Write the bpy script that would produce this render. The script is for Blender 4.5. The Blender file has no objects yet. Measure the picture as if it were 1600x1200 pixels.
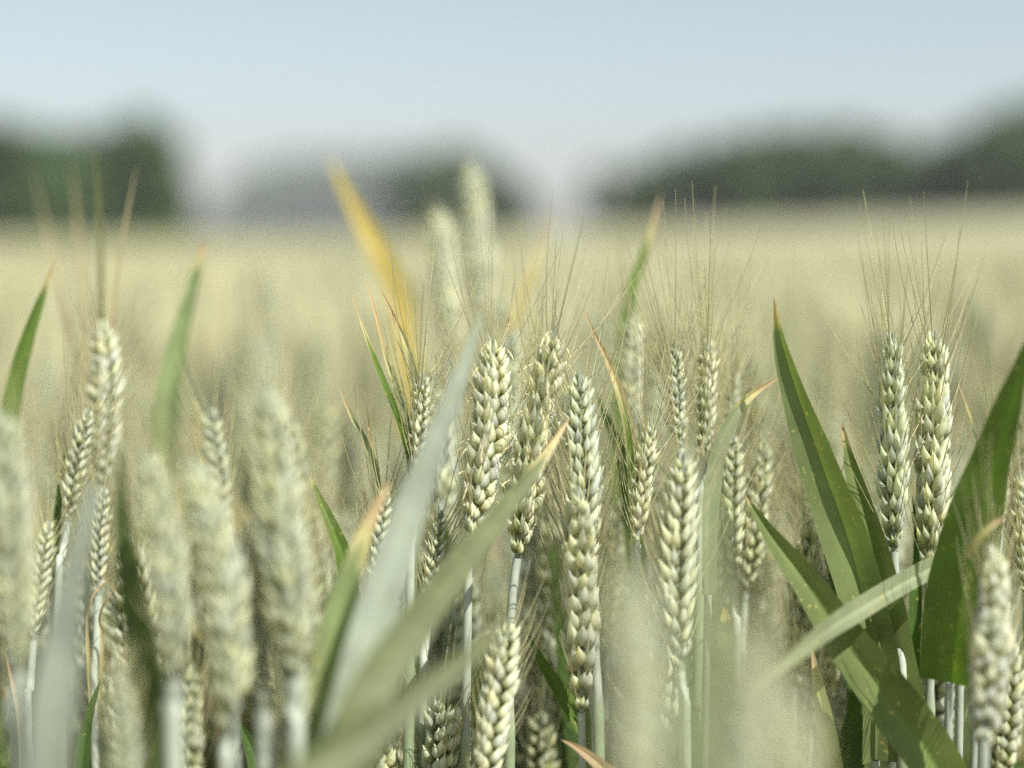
import bpy, math, random
import numpy as np
from mathutils import Vector

R = math.radians
scene = bpy.context.scene
col = scene.collection
rng = np.random.default_rng(11)
random.seed(11)

# ------------------------------------------------------------------ camera, sky, sun, exposure
HC = 0.915                    # camera height: about 5 cm above the ears
PITCH = R(6.05)
FOCUS = 0.505
FPX = 1600 * 50.0 / 36.0     # focal length in photo pixels
HY = 600 - FPX * math.tan(PITCH)   # eye-level line
cd = bpy.data.cameras.new("camera")
cam = bpy.data.objects.new("camera", cd)
col.objects.link(cam)
cd.lens = 50; cd.sensor_width = 36
cam.location = (0, 0, HC)
cam.rotation_euler = (math.pi / 2 - PITCH, 0, 0)
cd.clip_start = 0.02; cd.clip_end = 5000
cd.dof.use_dof = True
cd.dof.focus_distance = FOCUS
cd.dof.aperture_fstop = 2.2
cd.dof.aperture_blades = 9
scene.camera = cam

SUN_EL, SUN_AZ = R(55), R(138)          # azimuth measured from +Y (view direction) towards +X (right)
w = bpy.data.worlds.new("World"); scene.world = w
w.use_nodes = True
nt = w.node_tree
bg = nt.nodes["Background"]
sky = nt.nodes.new("ShaderNodeTexSky")
sky.sky_type = 'NISHITA'; sky.sun_disc = False
sky.sun_elevation = SUN_EL; sky.sun_rotation = SUN_AZ
sky.air_density = 1.0; sky.dust_density = 1.2; sky.ozone_density = 1.2
hz = nt.nodes.new("ShaderNodeHueSaturation"); hz.inputs["Saturation"].default_value = 0.58; hz.inputs["Hue"].default_value = 0.478   # milky summer sky
nt.links.new(sky.outputs[0], hz.inputs["Color"]); nt.links.new(hz.outputs[0], bg.inputs[0])
bg.inputs[1].default_value = 0.080

sl = bpy.data.lights.new("sun", 'SUN')
so = bpy.data.objects.new("sun", sl); col.objects.link(so)
sl.energy = 4.8; sl.angle = R(0.5); sl.color = (1.0, 0.95, 0.86)
sd = Vector((math.cos(SUN_EL) * math.sin(SUN_AZ), math.cos(SUN_EL) * math.cos(SUN_AZ), math.sin(SUN_EL)))
so.rotation_euler = sd.to_track_quat('Z', 'Y').to_euler()
so.location = (3, -2, 6)

scene.view_settings.view_transform = 'Standard'
scene.view_settings.look = 'None'
scene.view_settings.exposure = 0.75
scene.view_settings.gamma = 1.0
scene.render.engine = 'CYCLES'
scene.cycles.use_denoising = False
scene.cycles.max_bounces = 8
scene.cycles.transparent_max_bounces = 8
scene.cycles.use_adaptive_sampling = False
scene.cycles.sampling_pattern = 'BLUE_NOISE'

# ------------------------------------------------------------------ helpers
FWD = np.array([0, math.cos(PITCH), -math.sin(PITCH)])
UP = np.array([0, math.sin(PITCH), math.cos(PITCH)])
RT = np.array([1.0, 0, 0])
CAM = np.array([0, 0, HC])

def at(px, py, d):
    """world point of a photo pixel at depth d (metres along the optical axis)"""
    return CAM + FWD * d + RT * ((px - 800) / FPX * d) + UP * ((600 - py) / FPX * d)

def smooth(a, b, x):
    t = np.clip((x - a) / (b - a), 0, 1)
    return t * t * (3 - 2 * t)

def terrain(x, y):
    return 0.037 * np.clip(x, -75, 75) * smooth(6, 60, y)

class MB:
    """collects vertices, faces, vertex colours and uvs for ONE mesh object"""
    def __init__(self):
        self.v, self.f, self.c, self.u, self.n = [], [], [], [], 0
    def add(self, v, f, c, uv=None):
        v = np.asarray(v, float).reshape(-1, 3)
        c = np.asarray(c, float)
        if c.ndim == 1: c = np.tile(c, (len(v), 1))
        self.v.append(v); self.c.append(c[:, :3])
        self.u.append(np.zeros((len(v), 2)) if uv is None else np.asarray(uv, float))
        self.f.append((np.asarray(f, int) + self.n))
        self.n += len(v)
    def mesh(self, name, mat, smooth_shade=True):
        V = np.concatenate(self.v); Cc = np.concatenate(self.c); U = np.concatenate(self.u)
        me = bpy.data.meshes.new(name)
        nf = sum(len(f) for f in self.f)
        loops = np.concatenate([f.ravel() for f in self.f])
        sizes = np.concatenate([np.full(len(f), f.shape[1]) for f in self.f])
        me.vertices.add(len(V)); me.vertices.foreach_set("co", V.astype(np.float32).ravel())
        me.loops.add(len(loops)); me.loops.foreach_set("vertex_index", loops.astype(np.int32))
        me.polygons.add(nf)
        st = np.concatenate([[0], np.cumsum(sizes)[:-1]])
        me.polygons.foreach_set("loop_start", st.astype(np.int32))
        me.polygons.foreach_set("loop_total", sizes.astype(np.int32))
        me.update(calc_edges=True)
        me.validate()
        a = me.color_attributes.new("Col", 'FLOAT_COLOR', 'POINT')
        a.data.foreach_set("color", np.hstack([Cc, np.ones((len(Cc), 1))]).astype(np.float32).ravel())
        uvl = me.uv_layers.new(name="UVMap")
        uvl.data.foreach_set("uv", U[loops].astype(np.float32).ravel())
        if smooth_shade:
            me.polygons.foreach_set("use_smooth", np.ones(nf, bool))
        me.materials.append(mat)
        return me
    def build(self, name, mat, parent=None, smooth_shade=True):
        o = bpy.data.objects.new(name, self.mesh(name, mat, smooth_shade))
        col.objects.link(o)
        if parent is not None:
            o.parent = parent
            if parent.type == 'EMPTY' or parent.parent is not None:
                pass
        return o

def tag(o, label=None, cat=None, group=None, kind=None):
    if label: o["label"] = label
    if cat: o["category"] = cat
    if group: o["group"] = group
    if kind: o["kind"] = kind
    return o

def empty(name, loc, label, cat, group=None):
    o = bpy.data.objects.new(name, None); col.objects.link(o)
    o.location = loc; o.empty_display_size = 0.02
    return tag(o, label, cat, group)

def copy_tree(o, parent=None):
    c = o.copy(); col.objects.link(c)
    if parent is not None: c.parent = parent
    for ch in list(o.children): copy_tree(ch, c)
    return c

def spline(pts, n):
    """Catmull-Rom through pts, n samples evenly spaced along the length"""
    P = np.asarray(pts, float)
    if len(P) == 2: P = np.array([P[0], (P[0] + P[1]) / 2, P[1]])
    E = np.vstack([2 * P[0] - P[1], P, 2 * P[-1] - P[-2]])
    out = []
    for i in range(1, len(E) - 2):
        p0, p1, p2, p3 = E[i - 1], E[i], E[i + 1], E[i + 2]
        for t in np.linspace(0, 1, 16, endpoint=False):
            out.append(0.5 * ((2 * p1) + (-p0 + p2) * t + (2 * p0 - 5 * p1 + 4 * p2 - p3) * t * t + (-p0 + 3 * p1 - 3 * p2 + p3) * t ** 3))
    out.append(P[-1]); out = np.array(out)
    s = np.concatenate([[0], np.cumsum(np.linalg.norm(np.diff(out, axis=0), axis=1))])
    q = np.linspace(0, s[-1], n)
    return np.stack([np.interp(q, s, out[:, k]) for k in range(3)], 1)

def unit(v):
    v = np.asarray(v, float)
    return v / np.maximum(np.linalg.norm(v, axis=-1, keepdims=True), 1e-12)

def tangents(P):
    return unit(np.gradient(P, axis=0))

def tube(mb, P, rad, color, seg=8):
    P = np.asarray(P, float); n = len(P)
    rad = np.broadcast_to(rad, n)
    T = tangents(P)
    ref = np.array([0.31, 0.94, 0.12])
    A = unit(np.cross(T, ref)); B = np.cross(T, A)
    th = np.linspace(0, 2 * math.pi, seg, endpoint=False)
    V = P[:, None] + rad[:, None, None] * (np.cos(th)[None, :, None] * A[:, None] + np.sin(th)[None, :, None] * B[:, None])
    i = np.arange(n - 1)[:, None] * seg; j = np.arange(seg)[None]
    F = np.stack([i + j, i + (j + 1) % seg, i + seg + (j + 1) % seg, i + seg + j], -1).reshape(-1, 4)
    c = np.asarray(color, float)
    if c.ndim == 2: c = np.repeat(c, seg, 0)
    uv = np.stack([np.tile(np.arange(seg) / seg, n), np.repeat(np.linspace(0, 1, n), seg)], 1)
    mb.add(V.reshape(-1, 3), F, c, uv)

# ------------------------------------------------------------------ materials
def new_mat(name):
    m = bpy.data.materials.new(name); m.use_nodes = True
    n = m.node_tree
    for x in list(n.nodes): n.nodes.remove(x)
    return m, n, n.nodes, n.links

def plant_mat(name, rough, transl, noise_scale, noise_amt, veins=0.0, spots=0.0, bump=0.0, tint=(0.9, 1.0, 0.55), spec=0.35):
    m, n, N, Lk = new_mat(name)
    out = N.new("ShaderNodeOutputMaterial")
    at_ = N.new("ShaderNodeAttribute"); at_.attribute_name = "Col"
    tc = N.new("ShaderNodeTexCoord")
    no = N.new("ShaderNodeTexNoise"); no.inputs["Scale"].default_value = noise_scale; no.inputs["Detail"].default_value = 4
    Lk.new(tc.outputs["Object"], no.inputs["Vector"])
    mr = N.new("ShaderNodeMapRange"); mr.inputs[1].default_value = 0.3; mr.inputs[2].default_value = 0.7
    mr.inputs[3].default_value = 1 - noise_amt; mr.inputs[4].default_value = 1 + noise_amt
    Lk.new(no.outputs["Fac"], mr.inputs[0])
    hs = N.new("ShaderNodeHueSaturation")
    Lk.new(at_.outputs["Color"], hs.inputs["Color"]); Lk.new(mr.outputs[0], hs.inputs["Value"])
    c = hs.outputs[0]
    if veins:
        sp = N.new("ShaderNodeSeparateXYZ"); Lk.new(tc.outputs["UV"], sp.inputs[0])
        mu = N.new("ShaderNodeMath"); mu.operation = 'MULTIPLY'; mu.inputs[1].default_value = 110
        Lk.new(sp.outputs[0], mu.inputs[0])
        si = N.new("ShaderNodeMath"); si.operation = 'SINE'; Lk.new(mu.outputs[0], si.inputs[0])
        vr = N.new("ShaderNodeMapRange"); vr.inputs[1].default_value = -1; vr.inputs[2].default_value = 1
        vr.inputs[3].default_value = 1 - veins; vr.inputs[4].default_value = 1 + veins
        Lk.new(si.outputs[0], vr.inputs[0])
        ribs = si.outputs[0]
        h2 = N.new("ShaderNodeHueSaturation"); Lk.new(c, h2.inputs["Color"]); Lk.new(vr.outputs[0], h2.inputs["Value"])
        c = h2.outputs[0]
    if spots:
        ns = N.new("ShaderNodeTexNoise"); ns.inputs["Scale"].default_value = 420; ns.inputs["Detail"].default_value = 2
        Lk.new(tc.outputs["Object"], ns.inputs["Vector"])
        r2 = N.new("ShaderNodeMapRange"); r2.inputs[1].default_value = 0.66; r2.inputs[2].default_value = 0.74
        r2.inputs[3].default_value = 0; r2.inputs[4].default_value = spots
        Lk.new(ns.outputs["Fac"], r2.inputs[0])
        mx = N.new("ShaderNodeMix"); mx.data_type = 'RGBA'
        Lk.new(r2.outputs[0], mx.inputs[0]); Lk.new(c, mx.inputs[6]); mx.inputs[7].default_value = (0.46, 0.40, 0.13, 1)
        c = mx.outputs[2]
    pb = N.new("ShaderNodeBsdfPrincipled")
    pb.inputs["Roughness"].default_value = rough
    pb.inputs["Specular IOR Level"].default_value = spec
    Lk.new(c, pb.inputs["Base Color"])
    if bump:
        bp = N.new("ShaderNodeBump"); bp.inputs["Strength"].default_value = bump; bp.inputs["Distance"].default_value = 0.0004
        mp = N.new("ShaderNodeMapping"); mp.inputs["Scale"].default_value = (1, 1, 0.25)
        nb = N.new("ShaderNodeTexNoise"); nb.inputs["Scale"].default_value = 1400; nb.inputs["Detail"].default_value = 2
        Lk.new(tc.outputs["Object"], mp.inputs[0]); Lk.new(mp.outputs[0], nb.inputs["Vector"])
        if veins:
            ma = N.new("ShaderNodeMath"); ma.operation = 'MULTIPLY_ADD'; ma.inputs[1].default_value = 0.3
            Lk.new(ribs, ma.inputs[0]); Lk.new(nb.outputs["Fac"], ma.inputs[2]); Lk.new(ma.outputs[0], bp.inputs["Height"])
        else: Lk.new(nb.outputs["Fac"], bp.inputs["Height"]); Lk.new(bp.outputs[0], pb.inputs["Normal"])
    last = pb.outputs[0]
    if transl:
        tr = N.new("ShaderNodeBsdfTranslucent")
        tm = N.new("ShaderNodeMix"); tm.data_type = 'RGBA'; tm.blend_type = 'MULTIPLY'; tm.inputs[0].default_value = 1
        Lk.new(c, tm.inputs[6]); tm.inputs[7].default_value = (*tint, 1)
        g = N.new("ShaderNodeHueSaturation"); g.inputs["Value"].default_value = 1.6; g.inputs["Saturation"].default_value = 1.1
        Lk.new(tm.outputs[2], g.inputs["Color"]); Lk.new(g.outputs[0], tr.inputs[0])
        ms = N.new("ShaderNodeMixShader"); ms.inputs[0].default_value = transl
        Lk.new(last, ms.inputs[1]); Lk.new(tr.outputs[0], ms.inputs[2]); last = ms.outputs[0]
    Lk.new(last, out.inputs[0])
    return m

M_GLUME = plant_mat("glume", 0.5, 0.36, 260, 0.16, bump=0.5, tint=(1, 1, 0.75))
M_STEM = plant_mat("stem", 0.5, 0.0, 300, 0.10, bump=0.25)
M_LEAF = plant_mat("leaf_blade", 0.48, 0.38, 90, 0.14, veins=0.09, spots=0.7, bump=0.15)
M_AWN = plant_mat("awn", 0.4, 0.25, 150, 0.15, tint=(1, 1, 0.7))
M_CROP = plant_mat("crop_mass", 0.6, 0.2, 3.0, 0.10, tint=(1, 1, 0.7))
M_CROWN = plant_mat("tree_leaves", 0.6, 0.25, 0.4, 0.25)
M_BARK = plant_mat("bark", 0.9, 0.0, 2.0, 0.3)
M_SOIL = plant_mat("soil", 0.95, 0.0, 9.0, 0.3)

# ------------------------------------------------------------------ wheat ear
def kernel_template(seg, ring):
    """one hull: unit length along +Z, unit half-width, keeled on +Y, pointed tip"""
    ts = np.linspace(0, 1, ring)
    prof = np.interp(ts, [0, .06, .20, .38, .56, .72, .86, 1.0], [.30, .66, .97, 1.0, .80, .44, .16, .02])
    th = np.linspace(0, 2 * math.pi, seg, endpoint=False) + math.pi / 2
    keel = 1 + 0.30 * np.maximum(np.sin(th), 0) ** 4 - .10 * np.maximum(np.sin(2 * th) ** 2 * (np.sin(th) > 0), 0)
    V, Fc = [], []
    for k, t in enumerate(ts):
        bend = 0.16 * math.sin(math.pi * t) 
        V.append(np.stack([np.cos(th) * prof[k], np.sin(th) * prof[k] * keel * 0.82 + bend, np.full(seg, t)], 1))
    V = np.concatenate(V)
    i = np.arange(ring - 1)[:, None] * seg; j = np.arange(seg)[None]
    F = np.stack([i + j, i + (j + 1) % seg, i + seg + (j + 1) % seg, i + seg + j], -1).reshape(-1, 4)
    t = np.repeat(ts, seg)
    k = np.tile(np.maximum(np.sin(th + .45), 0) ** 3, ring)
    return V, F, t, k

KT_HI = kernel_template(14, 10)
KT_MID = kernel_template(7, 6)
KT_LO = kernel_template(5, 4)

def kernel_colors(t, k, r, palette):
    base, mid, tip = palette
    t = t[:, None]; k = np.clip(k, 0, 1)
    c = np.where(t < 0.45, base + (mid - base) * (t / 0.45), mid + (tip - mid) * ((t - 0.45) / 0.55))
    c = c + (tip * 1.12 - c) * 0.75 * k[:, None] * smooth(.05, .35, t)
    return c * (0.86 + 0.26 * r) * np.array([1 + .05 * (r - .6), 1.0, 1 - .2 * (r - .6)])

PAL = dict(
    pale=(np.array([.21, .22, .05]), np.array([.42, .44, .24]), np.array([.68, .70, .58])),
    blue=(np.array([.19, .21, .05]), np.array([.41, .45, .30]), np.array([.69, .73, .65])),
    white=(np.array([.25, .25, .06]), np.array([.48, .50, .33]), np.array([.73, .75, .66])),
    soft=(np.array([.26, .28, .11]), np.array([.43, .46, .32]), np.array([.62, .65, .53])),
)

def ear_data(L, n, lod, rg, palette='pale', fat=1.0, awn=1.0, awn_spread=1.0, anthers=0, lean=1.0, slim=1.0):
    """a straight ear along +Z, rows of spikelets at +X and -X.
    returns list of spikelets (each list of (V,F,C)), list of awn polylines, list of anther polylines"""
    KV, KF, kt, kk = {2: KT_HI, 1: KT_MID, 0: KT_LO}[lod]
    pal = PAL[palette]
    spk, awns, ants = [], [], []
    n = int(round(n * 1.18)) if lod > 0 else n
    for i in range(n + 1):
        top = i == n
        u = i / n
        z = L * (0.02 + 0.86 * u)
        sc = np.interp(u, [0, .12, .35, .6, .85, 1], [.50, .84, 1.0, .97, .78, .50]) * (0.94 + .12 * rg.random()) * L / 0.085
        s = 0.0 if top else (1 if i % 2 else -1)
        items = []
        yaw0 = math.pi / 2 if top else 0
        # base offset (x outward, y sideways, z), tilt out, tilt side, length, half width, awned
        jit = lambda a: a * rg.normal()
        items.append(((.0012, .0015, 0), 15 * lean, 19, .0104, .0025, 0))
        items.append(((.0012, -.0015, 0), 15 * lean, -19, .0104, .0025, 0))
        items.append(((.0022, .0012, .0014), 25 * lean, 13, .0122, .0023, 1))
        items.append(((.0022, -.0012, .0014), 25 * lean, -13, .0122, .0023, 1))
        items.append(((.0028, 0, .0030), 33 * lean, 0, .0108, .0020, 1 if rg.random() < .5 else 0))
        if lod > 0:   # papery inner scales that stick out between the hulls
            items.append(((.0020, .0004, .0030), 17 * lean, 6, .0128 * (.8 + .35 * rg.random()), .0010, 0))
            items.append(((.0020, -.0006, .0028), 22 * lean, -8, .0120 * (.8 + .35 * rg.random()), .0009, 0))
        if lod == 0: items = items[2:]
        yawj, grow = R(rg.normal(0, 7)), 1 + .07 * rg.normal()
        cy, sy = math.cos(yawj), math.sin(yawj)
        one = []
        for (ox, oy, oz), to, tsd, ln, hw, aw in items:
            if top: to = to * .35
            sg = s if s else 1
            a = R(to + jit(4.5)) * sg; b = R(tsd + jit(6))
            zdir = unit(np.array([math.sin(a) * math.cos(b), math.sin(b), math.cos(a) * math.cos(b)]))
            # outward normal of the hull: away from the rachis
            outw = np.array([sg * 0.75, 0.9 * np.sign(oy) if oy else 0.0, -0.1])
            ydir = unit(outw - zdir * outw.dot(zdir)); xdir = np.cross(ydir, zdir)
            if top:
                Rm = np.array([[0, -1, 0], [1, 0, 0], [0, 0, 1]])
                zdir, ydir, xdir = Rm @ zdir, Rm @ ydir, Rm @ xdir
                base = Rm @ np.array([ox * .4, oy, oz])
            else:
                base = np.array([sg * ox, oy, oz])
            base = base * sc * fat + np.array([0, 0, z])
            if not top:
                zdir, ydir, xdir = [np.array([v[0] * cy - v[1] * sy, v[0] * sy + v[1] * cy, v[2]]) for v in (zdir, ydir, xdir)]
            l2, h2 = .95 * ln * sc * grow * (0.90 + .2 * rg.random()), .88 * hw * sc * fat * slim * (0.93 + .14 * rg.random())
            V = base + KV[:, :1] * h2 * xdir + KV[:, 1:2] * h2 * ydir + KV[:, 2:] * l2 * zdir
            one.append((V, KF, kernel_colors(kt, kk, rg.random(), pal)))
            tipp = base + zdir * l2 * .97
            if aw and awn > 0 and rg.random() < 0.93:
                al = np.interp(u, [0, .35, .75, 1], [.024, .032, .038, .040]) * awn * (0.7 + .5 * rg.random())
                d0 = unit(zdir + np.array([0, 0, .15]))
                d1 = unit(zdir * np.array([.75 * awn_spread, .75 * awn_spread, 1]) + np.array([0, 0, .7]) + rg.normal(0, .07, 3))
                q = np.linspace(0, 1, 7)[:, None]
                P = tipp + (d0 * q * (1 - .5 * q) + d1 * .5 * q * q) * al
                awns.append(P)
            if anthers and aw and rg.random() < anthers:
                p0 = base + zdir * l2 * (.55 + .3 * rg.random()) + ydir * h2 * 1.0
                d = unit(ydir + rg.normal(0, .35, 3) + np.array([0, 0, -.2]))
                q = np.linspace(0, 1, 4)[:, None]
                ants.append(p0 + d * q * .0032 + np.array([0, 0, -1]) * q * q * .0016)
        spk.append(one)
    return spk, awns, ants

def curve_frame(P, roll, ref):
    """sampled frame along curve P (base to tip); N starts along ref"""
    T = tangents(P)
    N = unit(ref - T * (T @ ref)[:, None]); B = np.cross(T, N)
    c, s = math.cos(roll), math.sin(roll)
    return T, c * N + s * B, -s * N + c * B

def bend(V, P, N, B, T, L):
    """straight-ear coordinates onto the curve"""
    q = V[:, 2] / L * (len(P) - 1)
    i = np.clip(np.floor(q).astype(int), 0, len(P) - 2)
    f = np.clip(q - i, 0, 1)[:, None]
    lerp = lambda A: A[i] * (1 - f) + A[i + 1] * f
    over = np.maximum(V[:, 2] - L, 0)[:, None]
    return lerp(P) + V[:, :1] * lerp(N) + V[:, 1:2] * lerp(B) + over * T[-1]

AWN_COL = np.array([.50, .485, .29])
STEM_COL = np.array([.37, .42, .35])

def make_ear(parent, origin, P, rg, lod=1, n=20, roll=0.0, palette='pale', fat=1.0, awn=1.0, awn_spread=1.0, anthers=0.0, split=False, ref=RT, awn_r=1.0, lean=1.0, slim=1.0):
    """ear along curve P (base -> tip, world); children: awns, and each spikelet when split"""
    Pc = spline(P, 24)
    L = float(np.linalg.norm(np.diff(Pc, axis=0), axis=1).sum())
    spk, awns, ants = ear_data(L, n, lod, rg, palette, fat, awn, awn_spread, anthers, lean, slim)
    T, N, B = curve_frame(Pc, roll, ref)
    o3 = np.asarray(origin, float)
    rach = MB()
    tube(rach, Pc[:-1] - o3, np.linspace(.0011, .0006, len(Pc) - 1), STEM_COL * .9, 6)
    if split:
        ear = rach.build("ear", M_GLUME, parent)
        for one in spk:
            m = MB()
            for V, F, C in one: m.add(bend(V, Pc, N, B, T, L) - o3, F, C)
            m.build("spikelet", M_GLUME, ear)
    else:
        for one in spk:
            for V, F, C in one: rach.add(bend(V, Pc, N, B, T, L) - o3, F, C)
        ear = rach.build("ear", M_GLUME, parent)
    if awns:
        m = MB()
        for A in awns:
            Q = bend(A, Pc, N, B, T, L) - o3
            tube(m, Q, np.linspace(.00022, .00008, len(Q)) * awn_r, AWN_COL * (0.8 + .5 * rg.random()), 3)
        m.build("awns", M_AWN, ear)
    if ants:
        m = MB()
        for A in ants:
            tube(m, bend(A, Pc, N, B, T, L) - o3, [.00022, .00032, .00034, .0002], np.array([.74, .68, .46]), 4)
        m.build("anthers", M_AWN, ear)
    return ear

# ------------------------------------------------------------------ leaf blade
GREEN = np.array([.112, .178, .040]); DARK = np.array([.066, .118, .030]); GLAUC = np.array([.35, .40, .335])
SOFT = np.array([.235, .270, .165]); YELLOW = np.array([.47, .36, .12]); OLIVE = np.array([.25, .26, .10])
ORANGE = np.array([.58, .40, .245]); STRAW = np.array([.58, .52, .27]); BROWN = np.array([.36, .30, .19])

def make_leaf(parent, origin, pts, width, rg, colr=GREEN, dry=0.0, roll=(0, 0), fold=0.25, n=56, facing=None, tipw=0.0, basew=0.8, peak=0.55, end=None):
    """blade from tip to base along pts (world). width in metres at its widest."""
    P = spline(pts, n)
    T = tangents(P)
    V = FWD if facing is None else np.asarray(facing, float)
    S = unit(np.cross(T, V)); Nn = np.cross(S, T)
    t = np.linspace(0, 1, n)
    wd = np.interp(t, [0, .07 * peak, .27 * peak, .63 * peak, peak, 1], [tipw, .14 + tipw, .42, .78, 1.0, basew]) * width / 2
    rl = R(roll[0]) + (R(roll[1]) - R(roll[0])) * t
    Sd = np.cos(rl)[:, None] * S + np.sin(rl)[:, None] * Nn
    Nd = -np.sin(rl)[:, None] * S + np.cos(rl)[:, None] * Nn
    us = np.array([-1, -.55, -.12, 0, .12, .55, 1])
    dep = np.abs(us) * fold - .05 * (np.abs(us) < .05)
    wob = 0.06 * np.sin(t * 19 + rg.random() * 6) * (t * (1 - t) * 4)
    VV = P[:, None] + wd[:, None, None] * (us[None, :, None] * Sd[:, None] - (dep[None, :, None] + (wob[:, None] * us[None])[..., None]) * Nd[:, None])
    m_ = len(us)
    i = np.arange(n - 1)[:, None] * m_; j = np.arange(m_ - 1)[None]
    F = np.stack([i + j, i + j + 1, i + m_ + j + 1, i + m_ + j], -1).reshape(-1, 4)
    tt = np.repeat(t, m_); uu = np.tile(us, n)
    c = np.tile(colr, (n * m_, 1)) * (1 + .10 * np.sin(tt * 11 + rg.random() * 6))[:, None]
    c = c * np.where(np.abs(uu) < .13, 1.16, 1.0)[:, None]
    if dry > 0:
        q = rg.random(); tipc = ORANGE * (1 - .55 * q) + BROWN * .55 * q
        ed = tt - dry * .35 * np.abs(uu) + np.tile(rg.normal(0, .13 * dry, m_), n) + rg.normal(0, .05 * dry, len(tt))
        a = 1 - smooth(dry * .35, dry * .8, ed); b = 1 - smooth(dry * .75, dry * 1.35, ed)
        c = c * (1 - b[:, None]) + STRAW * b[:, None]
        c = c * (1 - a[:, None]) + tipc * a[:, None]
    uv = np.stack([(uu + 1) / 2, tt], 1)
    m = MB(); m.add(VV.reshape(-1, 3) - np.asarray(origin), F, c, uv)
    return m.build("leaf", M_LEAF, parent)

# ------------------------------------------------------------------ the setting
# ground
gx = np.concatenate([[-900, -500, -250, -150], np.linspace(-90, 90, 25), [150, 250, 500, 900]])
gy = np.concatenate([[-60, -20, -5], np.linspace(0, 60, 25), [80, 110, 150, 200, 300, 450, 700, 1100, 1800]])
X, Y = np.meshgrid(gx, gy)
m = MB()
nx = len(gx)
i = np.arange(len(gy) - 1)[:, None] * nx; j = np.arange(nx - 1)[None]
F = np.stack([i + j, i + j + 1, i + nx + j + 1, i + nx + j], -1).reshape(-1, 4)
m.add(np.stack([X, Y, terrain(X, Y)], -1).reshape(-1, 3), F, np.array([.17, .14, .085]))
tag(m.build("ground", M_SOIL), kind="structure")

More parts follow.
